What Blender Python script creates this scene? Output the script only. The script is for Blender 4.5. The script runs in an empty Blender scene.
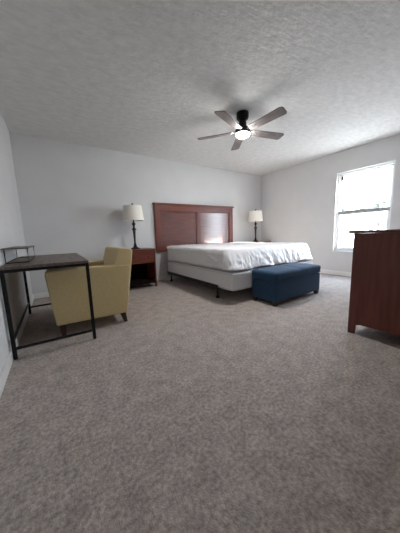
import bpy, bmesh, math, random
from mathutils import Vector, Matrix, noise
random.seed(7)
PI = math.pi
SC = bpy.context.scene
COL = SC.collection

# ------------------------------------------------------------------ materials
def mat(name, col, rough=0.6, metal=0.0, spec=0.5, col2=None, scale=20.0, stretch=(1, 1, 1), detail=4.0,
        bump=0.0, bump_scale=None, bump_dist=0.002, ramp=(0.35, 0.65), trans=0.0, sheen=0.0, mottle=None, coat=0.0):
    m = bpy.data.materials.new(name); m.use_nodes = True
    nt = m.node_tree; N = nt.nodes; L = nt.links
    b = N['Principled BSDF']
    b.inputs['Base Color'].default_value = (*col, 1)
    b.inputs['Roughness'].default_value = rough
    b.inputs['Metallic'].default_value = metal
    b.inputs['Specular IOR Level'].default_value = spec
    if trans: b.inputs['Transmission Weight'].default_value = trans
    if coat: b.inputs['Coat Weight'].default_value = coat; b.inputs['Coat Roughness'].default_value = .16
    if sheen: b.inputs['Sheen Weight'].default_value = sheen
    tc = N.new('ShaderNodeTexCoord')
    mp = N.new('ShaderNodeMapping'); mp.inputs['Scale'].default_value = stretch
    L.new(tc.outputs['Object'], mp.inputs['Vector'])
    if col2 is not None:
        nz = N.new('ShaderNodeTexNoise'); nz.inputs['Scale'].default_value = scale; nz.inputs['Detail'].default_value = detail
        L.new(mp.outputs['Vector'], nz.inputs['Vector'])
        rp = N.new('ShaderNodeValToRGB')
        rp.color_ramp.elements[0].position = ramp[0]; rp.color_ramp.elements[1].position = ramp[1]
        rp.color_ramp.elements[0].color = (*col, 1); rp.color_ramp.elements[1].color = (*col2, 1)
        L.new(nz.outputs['Fac'], rp.inputs['Fac'])
        out = rp.outputs['Color']
        if mottle:
            n2 = N.new('ShaderNodeTexNoise'); n2.inputs['Scale'].default_value = mottle[0]; n2.inputs['Detail'].default_value = 3
            L.new(tc.outputs['Object'], n2.inputs['Vector'])
            r2 = N.new('ShaderNodeValToRGB')
            r2.color_ramp.elements[0].position = 0.3; r2.color_ramp.elements[1].position = 0.7
            lo, hi = mottle[1], mottle[2]
            r2.color_ramp.elements[0].color = (lo, lo, lo, 1); r2.color_ramp.elements[1].color = (hi, hi, hi, 1)
            L.new(n2.outputs['Fac'], r2.inputs['Fac'])
            mx = N.new('ShaderNodeMix'); mx.data_type = 'RGBA'; mx.blend_type = 'MULTIPLY'; mx.inputs[0].default_value = 1
            L.new(out, mx.inputs[6]); L.new(r2.outputs['Color'], mx.inputs[7]); out = mx.outputs[2]
        L.new(out, b.inputs['Base Color'])
    if bump:
        nb = N.new('ShaderNodeTexNoise'); nb.inputs['Scale'].default_value = bump_scale or scale; nb.inputs['Detail'].default_value = 5
        L.new(mp.outputs['Vector'], nb.inputs['Vector'])
        bp = N.new('ShaderNodeBump'); bp.inputs['Strength'].default_value = bump; bp.inputs['Distance'].default_value = bump_dist
        L.new(nb.outputs['Fac'], bp.inputs['Height']); L.new(bp.outputs['Normal'], b.inputs['Normal'])
    return m

def emis(name, col, s):
    m = bpy.data.materials.new(name); m.use_nodes = True
    b = m.node_tree.nodes['Principled BSDF']
    b.inputs['Base Color'].default_value = (0.9, 0.9, 0.9, 1)
    b.inputs['Emission Color'].default_value = (*col, 1); b.inputs['Emission Strength'].default_value = s
    return m

M = dict(
    wall=mat('wall_paint', (.66, .66, .66), .75, spec=.25, col2=(.685, .685, .685), scale=3, bump=.15, bump_scale=90, bump_dist=.0015),
    ceiling=mat('textured_ceiling', (.665, .662, .65), .9, spec=.15, col2=(.745, .742, .73), scale=9, stretch=(1, 2.2, 1), detail=8,
                bump=.6, bump_scale=17, bump_dist=.012),
    carpet=mat('carpet', (.285, .24, .215), .97, spec=.05, col2=(.565, .50, .46), scale=60, detail=9, ramp=(.30, .70), bump=.6,
               bump_scale=150, bump_dist=.008, sheen=.15, mottle=(11, .82, 1.12)),
    trim=mat('white_trim', (.80, .80, .79), .4, col2=(.83, .83, .82), scale=3),
    vinyl=mat('white_vinyl', (.82, .82, .82), .35, col2=(.85, .85, .85), scale=3),
    varnish=mat('varnished_cherry_panel', (.088, .024, .018), .24, spec=.9, col2=(.15, .042, .028), scale=5, stretch=(.6, 7, 7), detail=6),
    rail=mat('backlit_grey_rail', (.36, .36, .36), .6, spec=.2, col2=(.40, .40, .40), scale=6),  # white vinyl greyed, so the colour carries the rail's backlit shade
    cherry=mat('cherry_wood', (.115, .026, .016), .38, spec=.45, col2=(.175, .045, .026), scale=5, stretch=(7, 7, .6), detail=6),
    cherry_h=mat('cherry_wood_level_grain', (.115, .026, .016), .38, spec=.45, col2=(.175, .045, .026), scale=5, stretch=(.6, 7, 7), detail=6),
    dresser=mat('mahogany_wood', (.11, .024, .015), .36, spec=.45, col2=(.17, .042, .026), scale=5, stretch=(7, 7, .5), detail=6, bump=.06, bump_scale=9),
    darkwood=mat('dark_wood', (.03, .012, .008), .4, col2=(.05, .02, .012), scale=8, stretch=(5, 5, .6)),
    inner=mat('shade_blackened_inside', (.008, .004, .003), .9, spec=.1, col2=(.014, .007, .005), scale=8, stretch=(5, 5, .6)),  # near-black: shade of the open nightstand bay is put into the colour
    desktop=mat('brown_plank_laminate', (.10, .072, .06), .4, spec=.5, col2=(.19, .145, .12), scale=4, stretch=(8, .7, 8), detail=6, bump=.1, bump_scale=10),
    blackmetal=mat('black_metal', (.012, .012, .014), .42, metal=.6, col2=(.02, .02, .022), scale=30),
    bronze=mat('dark_bronze', (.025, .018, .016), .38, metal=.5, col2=(.045, .032, .027), scale=14),
    chrome=mat('brushed_nickel', (.30, .29, .28), .55, metal=.6, col2=(.38, .37, .36), scale=30),
    blade=mat('grey_oak_blade', (.10, .085, .08), .5, col2=(.20, .17, .16), scale=6, stretch=(1.2, 14, 14), detail=5),
    shade=mat('cream_linen', (.80, .77, .70), .8, spec=.1, col2=(.85, .82, .75), scale=120, stretch=(1, 1, 3), bump=.15, bump_scale=160),
    fabric=mat('khaki_upholstery', (.60, .475, .25), .92, spec=.12, col2=(.66, .53, .29), scale=90, bump=.35, bump_scale=260, bump_dist=.001, sheen=.2),
    navy=mat('blue_tweed_upholstery', (.012, .038, .085), .9, spec=.15, col2=(.028, .075, .14), scale=110, detail=6, bump=.45, bump_scale=240, bump_dist=.0012, sheen=.15),
    mattress=mat('white_ticking', (.74, .74, .76), .75, spec=.2, col2=(.80, .80, .81), scale=26, bump=.5, bump_scale=30, bump_dist=.006),
    boxspring=mat('pale_grey_ticking', (.66, .665, .69), .8, spec=.2, col2=(.73, .735, .75), scale=60, bump=.2, bump_scale=120, bump_dist=.001),
    piping=mat('grey_piping', (.5, .5, .53), .7, col2=(.56, .56, .58), scale=40),
    sheet=mat('white_cover', (.80, .80, .83), .34, spec=.5, col2=(.85, .85, .87), scale=12, bump=.25, bump_scale=18, bump_dist=.008),
    glow=emis('lit_diffuser', (1, .985, .96), 80.0),
    ground=mat('pale_concrete_ground', (.50, .46, .41), .9, col2=(.60, .56, .51), scale=2),
    bark=mat('bark', (.10, .07, .05), .9, col2=(.16, .12, .09), scale=12),
    leaf=mat('leaves', (.20, .21, .19), .8, col2=(.28, .29, .265), scale=5),
)
def glass_mat():
    m = bpy.data.materials.new('window_glass'); m.use_nodes = True
    nt = m.node_tree; N = nt.nodes; L = nt.links; N.clear()
    o = N.new('ShaderNodeOutputMaterial'); t = N.new('ShaderNodeBsdfTransparent'); g = N.new('ShaderNodeBsdfGlossy')
    g.inputs['Roughness'].default_value = .02
    mx = N.new('ShaderNodeMixShader'); fr = N.new('ShaderNodeFresnel'); fr.inputs['IOR'].default_value = 1.45
    ge = N.new('ShaderNodeNewGeometry'); iv = N.new('ShaderNodeMath'); iv.operation = 'SUBTRACT'; iv.inputs[0].default_value = 1
    mu = N.new('ShaderNodeMath'); mu.operation = 'MULTIPLY'       # reflect at the front face only, as a thin pane does
    L.new(ge.outputs['Backfacing'], iv.inputs[1]); L.new(fr.outputs[0], mu.inputs[0]); L.new(iv.outputs[0], mu.inputs[1])
    L.new(mu.outputs[0], mx.inputs[0]); L.new(t.outputs[0], mx.inputs[1]); L.new(g.outputs[0], mx.inputs[2]); L.new(mx.outputs[0], o.inputs[0])
    return m
M['glass'] = glass_mat()

# ------------------------------------------------------------------ mesh helpers
def merge(bm, src, mtx=None):
    if mtx is not None: bmesh.ops.transform(src, matrix=mtx, verts=src.verts)
    me = bpy.data.meshes.new('tmp'); src.to_mesh(me); src.free(); bm.from_mesh(me); bpy.data.meshes.remove(me)

def box(bm, x0, x1, y0, y1, z0, z1, bev=0.0, seg=2, mtx=None):
    b = bmesh.new(); bmesh.ops.create_cube(b, size=1)
    bmesh.ops.scale(b, vec=(x1-x0, y1-y0, z1-z0), verts=b.verts)
    bmesh.ops.translate(b, vec=((x0+x1)/2, (y0+y1)/2, (z0+z1)/2), verts=b.verts)
    if bev: bmesh.ops.bevel(b, geom=list(b.edges), offset=bev, segments=seg, profile=.5, affect='EDGES')
    merge(bm, b, mtx)

def prism(bm, pts, axis, a0, a1, bev=0.0, seg=2, mtx=None):
    """extrude a polygon along an axis; pts are the two other coordinates in order (x,y,z minus the axis)"""
    b = bmesh.new()
    def mk(p, a):
        q = list(p); q.insert(axis, a); return b.verts.new(q)
    va = [mk(p, a0) for p in pts]; vb = [mk(p, a1) for p in pts]
    b.faces.new(va); b.faces.new(vb[::-1])
    n = len(pts)
    for i in range(n): b.faces.new((va[i], vb[i], vb[(i+1) % n], va[(i+1) % n]))
    bmesh.ops.recalc_face_normals(b, faces=b.faces)
    if bev: bmesh.ops.bevel(b, geom=list(b.edges), offset=bev, segments=seg, profile=.5, affect='EDGES')
    merge(bm, b, mtx)

def lathe(bm, prof, n=40, c=(0, 0), cap=True):
    b = bmesh.new(); rings = []
    for r, z in prof:
        rings.append([b.verts.new((c[0]+r*math.cos(2*PI*k/n), c[1]+r*math.sin(2*PI*k/n), z)) for k in range(n)])
    for A, B in zip(rings, rings[1:]):
        for k in range(n): b.faces.new((A[k], A[(k+1) % n], B[(k+1) % n], B[k]))
    if cap:
        b.faces.new(rings[0][::-1]); b.faces.new(rings[-1])
    bmesh.ops.recalc_face_normals(b, faces=b.faces)
    merge(bm, b)

def tube(bm, pts, r, n=10):
    b = bmesh.new(); rings = []
    pts = [Vector(q) for q in pts]
    for i, q in enumerate(pts):
        d = (pts[min(i+1, len(pts)-1)] - pts[max(i-1, 0)]).normalized()
        up = Vector((0, 0, 1)) if abs(d.z) < .9 else Vector((1, 0, 0))
        s = d.cross(up).normalized(); t = s.cross(d)
        rings.append([b.verts.new(q + r*(math.cos(2*PI*k/n)*s + math.sin(2*PI*k/n)*t)) for k in range(n)])
    for A, B in zip(rings, rings[1:]):
        for k in range(n): b.faces.new((A[k], A[(k+1) % n], B[(k+1) % n], B[k]))
    b.faces.new(rings[0][::-1]); b.faces.new(rings[-1])
    bmesh.ops.recalc_face_normals(b, faces=b.faces)
    merge(bm, b)

def taper(bm, x, y, z0, z1, w0, w1, dx=0, dy=0, bev=.003):
    """square tapered leg: bottom width w0 (shifted dx,dy), top width w1"""
    b = bmesh.new(); bmesh.ops.create_cube(b, size=1)
    for v in b.verts:
        top = v.co.z > 0; w = w1 if top else w0
        v.co = Vector((x + v.co.x*w + (0 if top else dx), y + v.co.y*w + (0 if top else dy), z1 if top else z0))
    if bev: bmesh.ops.bevel(b, geom=list(b.edges), offset=bev, segments=2, affect='EDGES')
    merge(bm, b)

def obj(name, bm, m, parent=None, smooth=True, origin=None, label=None):
    """link a bmesh (built in the parent's own space) as one mesh object"""
    me = bpy.data.meshes.new(name); bm.to_mesh(me); bm.free()
    me.materials.append(m)
    if smooth:
        for p in me.polygons: p.use_smooth = True
        me.set_sharp_from_angle(angle=math.radians(38))
    o = bpy.data.objects.new(name, me); COL.objects.link(o)
    if smooth and len(me.polygons) < 900:
        wn = o.modifiers.new('flat_faces', 'WEIGHTED_NORMAL'); wn.keep_sharp = True     # bevels stay round, big faces stay flat
    if parent: o.parent = parent
    if label: o['label'] = label
    return o

def tag(o, label, cat, group=None, kind=None):
    o['label'] = label; o['category'] = cat
    if group: o['group'] = group
    if kind: o['kind'] = kind
    return o

def thing(name, label, cat, loc=(0, 0, 0), rz=0, group=None):
    o = bpy.data.objects.new(name, None); COL.objects.link(o)
    o.location = loc; o.rotation_euler = (0, 0, rz); o.empty_display_size = .1
    return tag(o, label, cat, group)

def struct(name, bm, m, label, cat, parent=None, smooth=False):
    o = obj(name, bm, m, parent, smooth)
    o['kind'] = 'structure'
    if parent is None: tag(o, label, cat)
    return o

def copy_tree(o, parent=None):
    c = o.copy(); COL.objects.link(c)
    if parent: c.parent = parent
    for ch in list(o.children): copy_tree(ch, c)
    return c

NB = bmesh.new

# ------------------------------------------------------------------ room shell
XL, XR, YB, H = -.375, 4.852, 4.249, 2.44
YN, XN, YR = .33, 2.0, -1.5          # dresser wall, its return, and the wall at the far end of the entry
T = .12
poly = [(XL, YR), (XN, YR), (XN, YN), (XR, YN), (XR, YB), (XL, YB)]
b = NB(); prism(b, poly, 2, -.1, 0); struct('floor', b, M['carpet'], 'mottled beige grey wall to wall carpet floor', 'carpet')
b = NB(); prism(b, poly, 2, H, H+.1); struct('ceiling', b, M['ceiling'], 'white textured ceiling over the whole room', 'ceiling')
b = NB(); box(b, XL-T, XL, YR-T, YB+T, -.1, H+.1); struct('wall_left', b, M['wall'], 'plain white wall on the left behind the desk', 'wall')
b = NB(); box(b, XL, XR, YB, YB+T, -.1, H+.1); struct('wall_back', b, M['wall'], 'plain white wall behind the headboard and lamps', 'wall')
WY0, WY1, WZ0, WZ1 = 1.395, 2.30, .505, 2.045
b = NB()
box(b, XR, XR+T, YN-T, WY0, -.1, H+.1); box(b, XR, XR+T, WY1, YB+T, -.1, H+.1)
box(b, XR, XR+T, WY0, WY1, -.1, WZ0); box(b, XR, XR+T, WY0, WY1, WZ1, H+.1)
struct('wall_right', b, M['wall'], 'white wall with the bright window on the right', 'wall')
b = NB(); box(b, XN+T, XR, YN-T, YN, -.1, H+.1); struct('wall_near', b, M['wall'], 'white wall that the dresser backs onto', 'wall')
b = NB(); box(b, XN, XN+T, YR-T, YN, -.1, H+.1); struct('wall_entry_right', b, M['wall'], 'white return wall beside the entry', 'wall')
b = NB(); box(b, XL, XN, YR-T, YR, -.1, H+.1); struct('wall_rear', b, M['wall'], 'white wall at the rear of the entry', 'wall')
def baseboard(name, x0, x1, y0, y1, label):
    b = NB(); box(b, x0, x1, y0, y1, 0, .082, .003); struct(name, b, M['trim'], label, 'baseboard', smooth=True)
baseboard('baseboard_left', XL, XL+.012, YR, YB, 'white baseboard along the left wall behind the desk')
baseboard('baseboard_back', XL+.012, XR-.012, YB-.012, YB, 'white baseboard along the back wall behind the bed')
baseboard('baseboard_right', XR-.012, XR, YN, YB, 'white baseboard along the window wall')
baseboard('baseboard_near', XN+.012, XR-.012, YN, YN+.012, 'white baseboard behind the dresser')
baseboard('baseboard_entry', XN-.012, XN, YR, YN+.012, 'white baseboard on the return wall by the entry')
baseboard('baseboard_rear', XL+.012, XN-.012, YR, YR+.012, 'white baseboard on the rear entry wall')

# window (single hung, white vinyl)
w = thing('window_1', 'bright white vinyl double sash window in the right wall', 'window', (XR+.05, 0, 0)); w['kind'] = 'structure'
F = .035
def wpart(name, bm, m, par=w):
    o = obj(name, bm, m, par); o['kind'] = 'structure'; return o
def ring(b, y0, y1, z0, z1, t, x0, x1, bev=.003):
    box(b, x0, x1, y0, y0+t, z0, z1, bev); box(b, x0, x1, y1-t, y1, z0, z1, bev)
    box(b, x0, x1, y0+t, y1-t, z0, z0+t, bev); box(b, x0, x1, y0+t, y1-t, z1-t, z1, bev)
b = NB(); ring(b, WY0+.001, WY1-.001, WZ0+.001, WZ1-.001, F, 0, .069); wpart('window_frame', b, M['vinyl'])
ZM = 1.275
b = NB(); ring(b, WY0+F, WY1-F, ZM-.012, WZ1-F, .026, .040, .062)
us = wpart('upper_sash', b, M['vinyl'])
b = NB(); box(b, .049, .053, WY0+F+.02, WY1-F-.02, ZM+.01, WZ1-F-.02); wpart('pane', b, M['glass'], us)
b = NB(); ring(b, WY0+F, WY1-F, WZ0+F, ZM+.022, .032, .010, .036)
ls = wpart('lower_sash', b, M['vinyl'])
b = NB(); box(b, .021, .025, WY0+F+.025, WY1-F-.025, WZ0+F+.025, ZM-.005); wpart('pane', b, M['glass'], ls)
b = NB(); box(b, .002, .0365, WY0+F+.002, WY1-F-.002, ZM-.040, ZM+.0225, .004); wpart('meeting_rail', b, M['rail'], ls)
b = NB(); box(b, -.0, .02, 1.80, 1.88, ZM+.022, ZM+.038, .003); wpart('sash_lock', b, M['chrome'], ls)
b = NB(); box(b, .012, .039, WY1-F-.052, WY1-F-.022, WZ1-F-.115, WZ1-F-.03, .004); wpart('sash_latch', b, M['bronze'])
b = NB(); box(b, -.075, .0, WY0-.012, WY1+.012, WZ0-.022, WZ0, .004); wpart('window_sill', b, M['trim'])

# outside: ground and trees seen through the glass
b = NB(); box(b, XR+T+.02, 40, -16, 24, -.6, -.5); struct('ground_outside', b, M['ground'], 'pale ground outside beyond the window', 'ground')
def tree(x, y, h, r, label, seed):
    t = thing('tree', label, 'tree', (x, y, -.5), group='trees outside the window')
    b = NB(); tube(b, [(0, 0, 0), (.03, .02, h*.3), (-.04, .05, h*.7)], .12, 10); obj('trunk', b, M['bark'], t)
    b = NB(); rnd = random.Random(seed)
    for k in range(16):
        c = Vector((rnd.uniform(-1, 1)*r*.75, rnd.uniform(-1, 1)*r*.75, h*.62 + rnd.uniform(-1, 1)*h*.27))
        s = bmesh.new(); bmesh.ops.create_icosphere(s, subdivisions=3, radius=r*rnd.uniform(.3, .5))
        for v in s.verts:
            v.co += c; v.co += (v.co-c).normalized()*noise.noise(v.co*4)*r*.2
        merge(b, s)
    obj('foliage', b, M['leaf'], t, smooth=False)
tree(25.0, 11.2, 4.8, 1.7, 'leafy tree outside behind the far half of the window', 3)
tree(33.0, 10.6, 6.0, 1.6, 'leafy tree outside behind the near half of the window', 5)

# ------------------------------------------------------------------ headboard
hb = thing('headboard', 'wide cherry wood headboard with two recessed panels on the back wall', 'headboard', (2.725, YB-.021, 0), math.radians(-1.1))
hx = 1.010; z0, z1 = .60, 1.575
b = NB(); box(b, -hx+.01, hx-.01, -.030, -.001, z0, z1-.03, .002); obj('back_panel', b, M['varnish'], hb)
def hpart(name, *a):
    b = NB(); box(b, *a, .005); obj(name, b, M['cherry'], hb)
hpart('stile', -hx, -hx+.11, -.055, -.001, z0, z1-.03)
hpart('stile', hx-.11, hx, -.055, -.001, z0, z1-.03)
hpart('stile', -.035, .035, -.050, -.028, z0+.10, z1-.15)
b = NB(); box(b, -hx+.108, hx-.108, -.053, -.002, z1-.15, z1-.03, .005); obj('top_rail', b, M['cherry_h'], hb)
b = NB(); box(b, -hx+.108, hx-.108, -.053, -.002, z0, z0+.10, .005); obj('bottom_rail', b, M['cherry_h'], hb)
b = NB(); box(b, -hx-.022, hx+.022, -.078, -.001, z1-.03, z1, .006); obj('cap_rail', b, M['cherry_h'], hb)
for a0, a1 in ((-hx+.108, -.034), (.034, hx-.108)):
    b = NB(); ring_pts = None
    t = .018
    box(b, a0, a1, -.042, -.028, z1-.15-t, z1-.149, .004); box(b, a0, a1, -.042, -.028, z0+.099, z0+.10+t, .004)
    box(b, a0, a0+t, -.042, -.028, z0+.10+t, z1-.15-t, .004); box(b, a1-t, a1, -.042, -.028, z0+.10+t, z1-.15-t, .004)
    obj('panel_moulding', b, M['cherry'], hb)

# ------------------------------------------------------------------ bed
BX0, BX1, BY0, BY1 = 1.872, 3.775, 2.10, 4.078
fr = thing('bed_frame', 'dark metal bed frame holding up the white box spring', 'bed frame', ((BX0+BX1)/2, (BY0+BY1)/2, 0))
cx, cy = (BX0+BX1)/2, (BY0+BY1)/2; hw, hl = (BX1-BX0)/2, (BY1-BY0)/2
for sx in (-1, 1):
    b = NB()
    x = sx*(hw-.02)
    box(b, x-.02, x+.02, -hl+.30, hl-.005, .156, .163, .001); box(b, sx*(hw+.007)-.003, sx*(hw+.007)+.003, -hl+.30, hl-.005, .150, .205, .001)
    box(b, min(x, sx*(hw+.009)), max(x, sx*(hw+.009)), -hl+.30, hl-.005, .150, .157)
    obj('side_rail', b, M['blackmetal'], fr)
for y in (-hl+.36, 0.0, hl-.10):
    b = NB(); box(b, -hw+.03, hw-.03, y-.016, y+.016, .140, .158, .001); obj('cross_bar', b, M['blackmetal'], fr)
for sx in (-1, 0, 1):
    for y in (-hl+.36, hl-.10):
        b = NB(); x = sx*(hw-.03)
        tube(b, [(x, y, .03), (x, y, .150)], .013, 12)
        lg = obj('leg', b, M['blackmetal'], fr)
        b = NB(); lathe(b, [(.024, 0), (.028, .012), (.022, .034), (.014, .04)], 16, (x, y)); obj('foot', b, M['blackmetal'], lg)
for sx in (-1, 1):       # plates at the head end of the frame
    b = NB(); box(b, sx*(hw-.03)-.02, sx*(hw-.03)+.02, hl-.005, hl+.003, .12, .164, .001)
    obj('bracket', b, M['blackmetal'], fr)

def cushion(x0, x1, y0, y1, z0, z1, r, n=(28, 28, 8), amp=0.0, fr_=5.0, puff=0.0):
    """rounded box with an even grid, so its faces can swell and dimple"""
    b = bmesh.new(); bmesh.ops.create_cube(b, size=1)
    sx, sy, sz = x1-x0, y1-y0, z1-z0
    bmesh.ops.bisect_plane
    for ax, k in enumerate(n):
        for i in range(1, k):
            co = [0, 0, 0]; co[ax] = -.5 + i/k; no = [0, 0, 0]; no[ax] = 1
            bmesh.ops.bisect_plane(b, geom=b.verts[:]+b.edges[:]+b.faces[:], plane_co=co, plane_no=no)
    h = Vector((sx/2, sy/2, sz/2)); c = Vector(((x0+x1)/2, (y0+y1)/2, (z0+z1)/2))
    for v in b.verts:
        u = v.co.copy()*2
        q = Vector((v.co.x*sx, v.co.y*sy, v.co.z*sz))
        core = Vector([max(-(h[i]-r), min(h[i]-r, q[i])) for i in range(3)])
        d = q-core
        # cube shell point -> rounded shell
        if d.length > 1e-9: q = core + d.normalized()*r
        if puff: q.z += puff*(1 if u.z > 0 else 0)*max(0, 1-abs(u.x)**3)*max(0, 1-abs(u.y)**3)*(u.z > .98)
        if amp:
            dn = d.normalized() if d.length > 1e-9 else Vector((0, 0, 1))
            q += dn*noise.noise((q+c)*fr_)*amp
        v.co = q+c
    bmesh.ops.recalc_face_normals(b, faces=b.faces)
    return b

bs = thing('box_spring', 'white fabric box spring under the mattress', 'box spring', (cx, cy, .165))
b = cushion(-hw, hw, -hl, hl, 0, .245, .022, (30, 30, 6), .002, 4); obj('body', b, M['boxspring'], bs)
def piping(b, hx_, hy_, z, r=.005, cr=.03):
    pts = []
    for (qx, qy, a0) in ((hx_-cr, hy_-cr, 0), (-hx_+cr, hy_-cr, 90), (-hx_+cr, -hy_+cr, 180), (hx_-cr, -hy_+cr, 270)):
        for k in range(5):
            a = math.radians(a0+k*22.5); pts.append((qx+cr*math.cos(a), qy+cr*math.sin(a), z))
    pts.append(pts[0]); tube(b, pts, r, 8)
for z in (.022, .222):
    b = NB(); piping(b, hw+.001, hl+.001, z); obj('piping', b, M['piping'], bs)

MY = cy+.025; hl_box = hl; hl = hl-.025
mt = thing('mattress', 'thick white mattress lying on the box spring', 'mattress', (cx, MY, .419))
MH = .283
ml = hl
def lean(b):          # the foot of the mattress slopes back towards its top
    for v in b.verts:
        v.co.y += .085*max(0, min(1, v.co.z/MH))*max(0, min(1, 1-(v.co.y+hl)/.5))
    return b
b = lean(cushion(-hw-.004, hw+.004, -hl, hl, 0, MH, .05, (40, 40, 10), .007, 5)); obj('body', b, M['mattress'], mt)
for z in (.03, MH-.03):
    b = NB(); piping(b, hw-.006, hl-.010, z, .006, .05); lean(b); obj('edge_tape', b, M['piping'], mt)

# loose shiny white cover, hanging down the foot of the mattress
def cover():
    b = NB(); off = .012
    X0, X1, Y0, Y1 = -hw-.004-off, hw+.004+off, -hl-off, hl-.05; zt = MH+off; cr = .05; R_ = .032
    path = []     # (x, y, nx, ny, drop) clockwise: head near side -> foot -> head far side
    def lin(p0, p1, n, k, d0, d1):
        for i in range(k):
            t = i/k; path.append((p0[0]+(p1[0]-p0[0])*t, p0[1]+(p1[1]-p0[1])*t, n[0], n[1], d0+(d1-d0)*t))
    lin((X0, Y1), (X0, Y0+.55), (-1, 0), 46, .045, .055)
    lin((X0, Y0+.55), (X0, Y0+cr), (-1, 0), 22, .055, .27)
    for k in range(10):
        a = math.radians(180+9*k); path.append((X0+cr+cr*math.cos(a), Y0+cr+cr*math.sin(a), math.cos(a), math.sin(a), .27))
    lin((X0+cr, Y0), (X1-cr, Y0), (0, -1), 96, .275, .285)
    for k in range(10):
        a = math.radians(270+9*k); path.append((X1-cr+cr*math.cos(a), Y0+cr+cr*math.sin(a), math.cos(a), math.sin(a), .285))
    lin((X1, Y0+cr), (X1, Y1), (1, 0), 60, .28, .06)
    lin((X1, Y1), (X0, Y1), (0, 1), 60, .01, .01)
    n = len(path)
    s = [0.0]
    for i in range(1, n): s.append(s[-1]+math.hypot(path[i][0]-path[i-1][0], path[i][1]-path[i-1][1]))
    cols = []
    NT = 9; NS = 16
    for i, (x, y, nx, ny, dr) in enumerate(path):
        col = []
        head = ny > .5
        for j in range(NT):             # from near the middle line out to the rounded edge
            t = j/NT
            mx, my = (x*.06, max(-hl*.55, min(hl*.45, y)))
            e = t**.55
            px = mx+(x-nx*R_-mx)*e; py = my+(y-ny*R_-my)*e
            zz = zt + noise.noise(Vector((px*3, py*3, 1)))*.010 + abs(noise.noise(Vector((px*9+py*4, py*7, 5))))*.016
            col.append((px, py, zz))
        for k in range(5):
            a = PI/2*k/4; col.append((x-nx*R_+nx*R_*math.sin(a), y-ny*R_+ny*R_*math.sin(a), zt-R_+R_*math.cos(a) + (noise.noise(Vector((x*5, y*5, 2)))*.012 if k < 4 else 0)))
        L_ = max(0.005, dr-R_ + (noise.noise(Vector((s[i]*3, 0, 7)))*.03 + noise.noise(Vector((s[i]*14, 0, 9)))*.012 if not head else 0))
        L_ = min(L_, MH-R_+off-.002)
        for k in range(1, NS+1):
            t = k/NS
            w = 0
            if not head:
                sk = s[i] + .10*t*math.sin(s[i]*4)       # slanting folds
                w = (.5+.5*noise.noise(Vector((sk*11, t*1.2, 3))))*.044*t**.7 + abs(noise.noise(Vector((sk*24, t*3, 8))))*.030*t**.5
                w *= min(1, L_/.15)
            col.append((x+nx*w, y+ny*w, zt-R_-L_*t))
        cols.append([b.verts.new(q) for q in col])
    m = len(cols[0])
    for i in range(n):
        A, B = cols[i], cols[(i+1) % n]
        for j in range(m-1): b.faces.new((A[j], A[j+1], B[j+1], B[j]))
    inner = [c[0] for c in cols]
    f = b.faces.new(inner[::-1])
    bmesh.ops.triangulate(b, faces=[f])
    bmesh.ops.recalc_face_normals(b, faces=b.faces)
    return b
sh = obj('mattress_cover', lean(cover()), M['sheet'])
sh.location = (cx, MY, .419)
md = sh.modifiers.new('thickness', 'SOLIDIFY'); md.thickness = .002; md.offset = 1
tag(sh, 'wrinkled shiny white cover draped over the mattress and hanging at the foot', 'mattress cover')

# ------------------------------------------------------------------ storage bench
BL, BW = 1.005, .40
sb = thing('storage_bench', 'blue upholstered storage bench with lid at the foot of the bed', 'bench', (2.205+BL/2, 1.680+BW/2, 0))
b = cushion(-BL/2, BL/2, -BW/2, BW/2, .052, .318, .014, (24, 12, 8), .003, 8); obj('body', b, M['navy'], sb)
b = cushion(-BL/2-.009, BL/2+.009, -BW/2-.009, BW/2+.006, .322, .428, .03, (30, 14, 6), .004, 7, puff=.016)
for v in b.verts:     # shallow seam across the middle of the lid
    if v.co.z > .36: v.co.z -= .010*math.exp(-(v.co.x/.03)**2)
lid = obj('lid', b, M['navy'], sb)
b = NB(); piping(b, BL/2+.009, BW/2+.008, .330, .004, .03); obj('welt', b, M['navy'], lid)
for sx in (-1, 1):
    for sy in (-1, 1):
        b = NB(); taper(b, sx*(BL/2-.034), sy*(BW/2-.034), 0, .055, .048, .058); obj('leg', b, M['darkwood'], sb)

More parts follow.
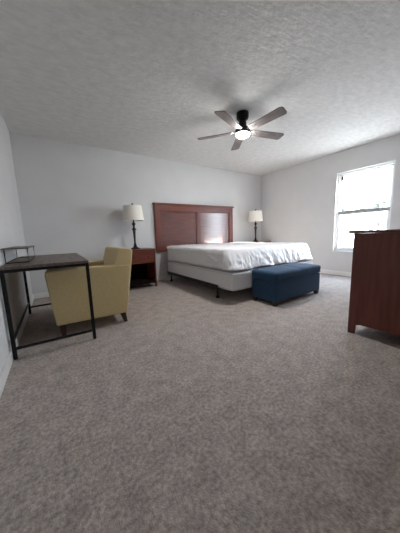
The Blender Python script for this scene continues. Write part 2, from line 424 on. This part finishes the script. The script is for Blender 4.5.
# ------------------------------------------------------------------ nightstands and lamps
def make_nightstand(label, loc):
    W, D, Z = .56, .40, .70
    t = thing('nightstand', label, 'nightstand', loc, group='nightstands by the bed')
    b = NB(); box(b, -W/2-.012, W/2+.012, -D/2-.012, D/2, Z-.025, Z, .005); obj('top', b, M['cherry_h'], t)
    for s in (-1, 1):
        b = NB(); x = s*(W/2-.011)
        prism(b, [(-D/2, 0), (-D/2+.05, 0), (-D/2+.055, .085), (D/2-.055, .085), (D/2-.05, 0), (D/2, 0), (D/2, Z-.026), (-D/2, Z-.026)], 0, x-.011, x+.011, .002)
        obj('side_panel', b, M['cherry'], t)
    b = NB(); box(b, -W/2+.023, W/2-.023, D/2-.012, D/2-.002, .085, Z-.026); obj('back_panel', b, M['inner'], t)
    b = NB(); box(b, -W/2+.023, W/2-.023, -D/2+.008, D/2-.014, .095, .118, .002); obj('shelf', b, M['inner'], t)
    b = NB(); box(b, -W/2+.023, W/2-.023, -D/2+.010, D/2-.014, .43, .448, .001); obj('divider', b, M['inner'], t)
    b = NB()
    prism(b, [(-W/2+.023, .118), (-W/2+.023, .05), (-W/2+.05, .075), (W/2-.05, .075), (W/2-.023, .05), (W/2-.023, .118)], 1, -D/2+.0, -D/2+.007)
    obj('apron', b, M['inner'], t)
    b = NB(); box(b, -W/2+.026, W/2-.026, -D/2-.004, -D/2+.016, .452, Z-.032, .004)
    box(b, -W/2+.04, W/2-.04, -D/2+.016, D/2-.05, .458, Z-.06)
    dr = obj('drawer', b, M['cherry_h'], t)
    for s in (-1, 1):
        b = NB(); lathe(b, [(.006, 0), (.006, .012), (.014, .018), (.013, .026), (.004, .029)], 20)
        bmesh.ops.transform(b, matrix=Matrix.Translation((s*.14, -D/2-.004, .56)) @ Matrix.Rotation(PI/2, 4, 'X'), verts=b.verts)
        obj('knob', b, M['bronze'], dr)
    return t
n1 = make_nightstand('cherry wood nightstand between the armchair and the bed', (1.222, 3.96, 0))
n2 = copy_tree(n1); n2.location = (4.375, 3.95, 0)
n2['label'] = 'cherry wood nightstand on the window side of the bed, mostly hidden'

def make_lamp(label, loc):
    t = thing('table_lamp', label, 'lamp', loc, group='bedside table lamps')
    b = NB()
    lathe(b, [(.082, 0), (.084, .008), (.078, .016), (.055, .026), (.036, .042), (.026, .062), (.031, .075), (.020, .088), (.016, .12),
              (.018, .20), (.023, .29), (.026, .335), (.042, .350), (.044, .358), (.027, .368), (.017, .385), (.016, .415), (.026, .432), (.036, .447),
              (.030, .462), (.014, .475), (.011, .53)], 36)
    obj('base', b, M['bronze'], t)
    b = NB(); lathe(b, [(.012, .53), (.017, .535), (.017, .575), (.010, .582)], 20); obj('socket', b, M['bronze'], t)
    b = NB()
    for s in (-1, 1): tube(b, [(s*.012, 0, .54), (s*.05, 0, .58), (s*.055, 0, .66), (s*.03, 0, .735), (0, 0, .752)], .0025, 8)
    obj('harp', b, M['bronze'], t)
    b = NB()   # shade: thin double shell, open at both ends
    r0, r1, za, zb, th = .186, .156, .505, .762, .003
    lathe(b, [(r0-th, za), (r0, za), (r1, zb), (r1-th, zb), (r0-th, za)], 48, cap=False); sh_ = obj('lamp_shade', b, M['shade'], t)
    b = NB()
    for k in range(3): a = 2*PI*k/3+.4; tube(b, [(0, 0, .752), ((r1-.004)*math.cos(a), (r1-.004)*math.sin(a), .752)], .002, 8)
    obj('spider', b, M['bronze'], sh_)
    b = NB(); lathe(b, [(.030, .585), (.034, .62), (.026, .655), (.014, .672), (.004, .676)], 20); obj('bulb', b, M['trim'], t)
    b = NB(); lathe(b, [(.006, .752), (.006, .768), (.013, .774), (.017, .788), (.013, .803), (.004, .810)], 20); obj('finial', b, M['bronze'], t)
    return t
l1 = make_lamp('bronze table lamp with cream shade, on the nightstand beside the armchair', (1.215, 3.98, .70))
l2 = copy_tree(l1); l2.location = (4.275, 3.91, .70)
l2['label'] = 'bronze table lamp with cream shade, beyond the bed near the window corner'

# ------------------------------------------------------------------ ceiling fan
cf = thing('ceiling_fan', 'five blade ceiling fan with a lit round light and grey wood blades', 'ceiling fan', (2.172, 2.215, H))
b = NB(); lathe(b, [(.03, -.085), (.066, -.078), (.076, -.062), (.078, -.004), (.074, -.0005)], 40); obj('canopy', b, M['blackmetal'], cf)
b = NB(); lathe(b, [(.048, -.19), (.05, -.125), (.042, -.10), (.042, -.082)], 32); obj('downrod', b, M['blackmetal'], cf)
b = NB(); lathe(b, [(.085, -.252), (.092, -.244), (.094, -.205), (.086, -.188), (.05, -.180)], 48); obj('motor_housing', b, M['blackmetal'], cf)
b = NB(); lathe(b, [(.004, -.292), (.03, -.2905), (.058, -.284), (.076, -.272), (.083, -.258), (.083, -.2515)], 48); obj('light_diffuser', b, M['glow'], cf, label='glowing white round light')
for k in range(5):
    a = math.radians(-87+72*k)
    rot = Matrix.Rotation(a, 4, 'Z') @ Matrix.Translation((0, 0, -.222)) @ Matrix.Rotation(math.radians(-12), 4, 'X')
    b = NB()
    w0, w1 = .055, .068; pts = [(.135, -w0), (.57, -w1), (.602, -w1+.012), (.612, -w1+.035), (.600, w1-.02), (.588, w1-.005), (.572, w1), (.135, w0), (.122, w0-.015), (.122, -w0+.015)]
    prism(b, pts, 2, -.004, .004, .0015, 1)
    bmesh.ops.transform(b, matrix=Matrix.Translation((0, 0, .0)), verts=b.verts)
    bl = obj('blade', b, M['blade'], cf); bl.matrix_local = rot
    b = NB(); prism(b, [(.075, -.02), (.13, -.03), (.20, -.034), (.215, -.02), (.215, .02), (.20, .034), (.13, .03), (.075, .02)], 2, .005, .012, .002, 1)
    box(b, .07, .10, -.02, .02, -.012, .011, .002)
    for sx, sy in ((.16, .018), (.16, -.018), (.198, 0)):
        lathe(b, [(.006, -.0085), (.006, -.004), ], 10, (sx, sy))
    obj('blade_bracket', b, M['chrome'], bl, label='bright metal blade bracket')

# ------------------------------------------------------------------ dresser
DX0, DX1, DY0, DY1, DZ = 2.139, 3.34, .365, .852, .913
ds = thing('dresser', 'tall reddish mahogany dresser at the right edge, near the window', 'dresser', (DX0, DY0, 0))
W, D = DX1-DX0, DY1-DY0
b = NB(); box(b, -.012, W+.012, -.005, D+.036, DZ-.022, DZ, .004); obj('top', b, M['dresser'], ds)
for x in (0, W-.022):
    b = NB()
    prism(b, [(0, 0), (.055, 0), (.060, .075), (.10, .096), (D-.10, .096), (D-.060, .085), (D-.052, 0), (D, 0), (D, DZ-.0225), (0, DZ-.0225)], 0, x, x+.022, .0025)
    obj('end_panel', b, M['dresser'], ds)
b = NB(); box(b, .0225, W-.0225, .004, .014, .10, DZ-.023); obj('back_panel', b, M['dresser'], ds)
b = NB(); box(b, .0225, W-.0225, .015, D-.002, .10, .118); obj('bottom_panel', b, M['dresser'], ds)
b = NB(); prism(b, [(.0225, .14), (.0225, 0), (.07, 0), (.08, .07), (.14, .095), (W-.14, .095), (W-.08, .07), (W-.07, 0), (W-.0225, 0), (W-.0225, .14)], 1, D-.02, D-.001, .002)
obj('front_apron', b, M['dresser'], ds)
for r in range(4):
    for c in range(2):
        xa = .026+c*(W-.052)/2; xb = xa+(W-.052)/2-.004; za = .145+r*.186; zb = za+.182
        b = NB(); box(b, xa, xb, D-.018, D+.002, za, zb, .004); box(b, xa+.02, xb-.02, .03, D-.018, za+.01, zb-.03)
        dw = obj('drawer', b, M['dresser'], ds)
        b = NB(); lathe(b, [(.007, 0), (.007, .012), (.016, .018), (.015, .027), (.004, .030)], 20)
        bmesh.ops.transform(b, matrix=Matrix.Translation(((xa+xb)/2, D+.002, (za+zb)/2)) @ Matrix.Rotation(-PI/2, 4, 'X'), verts=b.verts)
        obj('knob', b, M['bronze'], dw)

# ------------------------------------------------------------------ desk with small riser
KX0, KX1, KY0, KY1, KZ = -.362, .229, 2.125, 3.42, .728
dk = thing('desk', 'brown topped desk on slim black metal legs against the left wall', 'desk', ((KX0+KX1)/2, KY0, 0))
w2 = (KX1-KX0)/2; kl = KY1-KY0; t = .013
b = NB(); box(b, -w2, w2, 0, kl, KZ-.022, KZ, .002); obj('desktop', b, M['desktop'], dk)
for x in (-w2+t, w2-t):
    for y in (t+.002, kl-t-.002):
        b = NB(); box(b, x-t, x+t, y-t, y+t, .008, KZ-.022, .002); lg = obj('leg', b, M['blackmetal'], dk)
        b = NB(); lathe(b, [(.011, 0), (.013, .002), (.013, .0085)], 16, (x, y)); obj('foot', b, M['blackmetal'], lg)
for y in (t+.002, kl-t-.002):
    b = NB(); box(b, -w2+2*t, w2-2*t, y-.009, y+.009, .075, .095, .002); obj('low_rail', b, M['blackmetal'], dk)
    b = NB(); box(b, -w2+2*t, w2-2*t, y-t, y+t, KZ-.046, KZ-.0225, .002); obj('top_rail', b, M['blackmetal'], dk)
b = NB(); box(b, -w2+t-.008, -w2+t+.008, 2*t+.002, kl-2*t-.002, .135, .152, .002); obj('back_rail', b, M['blackmetal'], dk)
for x in (-w2+t, w2-t):
    b = NB(); box(b, x-.010, x+.010, 2*t+.002, kl-2*t-.002, KZ-.042, KZ-.0225, .002); obj('apron_rail', b, M['blackmetal'], dk)

RX0, RX1, RY0, RY1, RH = -.370, -.192, 2.38, 3.12, .130
rs = thing('desk_riser', 'small wire legged riser shelf standing on the brown desk', 'riser shelf', ((RX0+RX1)/2, RY0, KZ))
rw = (RX1-RX0)/2; rl = RY1-RY0
b = NB(); box(b, -rw, rw, 0, rl, RH-.012, RH, .002); obj('shelf_board', b, M['desktop'], rs)
for y in (.03, rl-.03):
    b = NB(); r = .0045
    tube(b, [(-rw+.012, y, RH-.012), (-rw+.012, y, r), (rw-.012, y, r), (rw-.012, y, RH-.012)], r, 8); obj('wire_leg', b, M['blackmetal'], rs)
for x in (-rw+.012, rw-.012):
    b = NB(); tube(b, [(x, .034, .0045), (x, rl-.034, .0045)], .004, 8); obj('wire_rail', b, M['blackmetal'], rs)

# ------------------------------------------------------------------ armchair (faces the left wall)
CY0, CY1 = 2.352, 3.05
ac = thing('armchair', 'khaki upholstered armchair pulled up to the desk', 'armchair', (.29, (CY0+CY1)/2, 0))
hw_ = (CY1-CY0)/2; ox = -.29
def armp(pts): return [(x+ox, z) for x, z in pts]
for s in (-1, 1):
    b = NB(); y0, y1 = (-hw_, -hw_+.115) if s < 0 else (hw_-.115, hw_)
    prism(b, armp([(-.066, .118), (-.108, .612), (-.096, .634), (.30, .638), (.632, .634), (.648, .60), (.585, .110)]), 1, y0, y1, .014, 3)
    obj('arm', b, M['fabric'], ac)
b = NB(); prism(b, armp([(.42, .36), (.535, .79), (.555, .812), (.655, .803), (.690, .785), (.640, .45), (.588, .115), (.47, .115)]), 1, -hw_+.004, hw_-.004, .016, 3)
for v in b.verts:       # the top edge of the back dips a little in the middle
    if v.co.z > .70: v.co.z -= .022*max(0, 1-(v.co.y/hw_)**2)
obj('backrest', b, M['fabric'], ac)
b = NB(); prism(b, armp([(-.050, .12), (-.068, .36), (.50, .36), (.50, .12)]), 1, -hw_+.117, hw_-.117, .01, 2); obj('seat_base', b, M['fabric'], ac)
b = cushion(-.075+ox, .44+ox, -hw_+.120, hw_-.120, .362, .485, .035, (20, 20, 6), .004, 7, puff=.015); obj('seat_cushion', b, M['fabric'], ac)
for x, dx in ((-.015, -.004), (.535, .03)):
    for s in (-1, 1):
        b = NB(); taper(b, x+ox, s*(hw_-.045), 0, .122, .036, .058, dx, 0); obj('leg', b, M['darkwood'], ac)

# ------------------------------------------------------------------ light
wd = bpy.data.worlds.new('sky'); SC.world = wd; wd.use_nodes = True
nt = wd.node_tree; N = nt.nodes; L = nt.links
bg = N['Background']; tc = N.new('ShaderNodeTexCoord'); sx = N.new('ShaderNodeSeparateXYZ'); rp = N.new('ShaderNodeValToRGB')
L.new(tc.outputs['Generated'], sx.inputs[0]); L.new(sx.outputs['Z'], rp.inputs['Fac'])
rp.color_ramp.elements[0].position = 0; rp.color_ramp.elements[0].color = (.90, 1, 1.10, 1)
rp.color_ramp.elements[1].position = .8; rp.color_ramp.elements[1].color = (.68, .88, 1.12, 1)
L.new(rp.outputs[0], bg.inputs['Color']); bg.inputs['Strength'].default_value = 5.1

sl = bpy.data.lights.new('sun', 'SUN'); sl.energy = 8.0; sl.angle = math.radians(.6); sl.color = (1, .88, .74)
so = bpy.data.objects.new('sun', sl); COL.objects.link(so); so.location = (9, -3.5, 4)
so.rotation_euler = Vector((-1, 1.297, -.70)).to_track_quat('-Z', 'Y').to_euler()
pl = bpy.data.lights.new('window_portal', 'AREA'); pl.shape = 'RECTANGLE'; pl.size = WY1-WY0-.06; pl.size_y = WZ1-WZ0-.06
pl.cycles.is_portal = True
po = bpy.data.objects.new('window_portal', pl); COL.objects.link(po)
po.location = (XR+T+.01, (WY0+WY1)/2, (WZ0+WZ1)/2); po.rotation_euler = (PI/2, 0, PI/2)   # -Z faces the room (-X)

# ------------------------------------------------------------------ camera
r_ = Vector((0.83381363, -0.55115934, -0.03127646)); u_ = Vector((0.10475619, 0.1023441, 0.98921778)); f_ = Vector((0.54201566, 0.82809967, -0.14307326))
cd = bpy.data.cameras.new('camera'); cam = bpy.data.objects.new('camera', cd); COL.objects.link(cam)
mw = Matrix((r_, u_, -f_)).transposed().to_4x4(); mw.translation = (0, 0, .9178)
cam.matrix_world = mw
cd.sensor_fit = 'VERTICAL'; cd.sensor_height = 24; cd.lens = 24*218.9027/533; cd.clip_start = .02
SC.camera = cam
SC.view_settings.view_transform = 'Standard'; SC.view_settings.look = 'None'
SC.view_settings.exposure = 2.0; SC.view_settings.gamma = 1.0; SC.view_settings.use_curve_mapping = False
SC.cycles.use_denoising = True
SC.cycles.max_bounces = 14; SC.cycles.diffuse_bounces = 8
SC.cycles.sample_clamp_indirect = 6.0
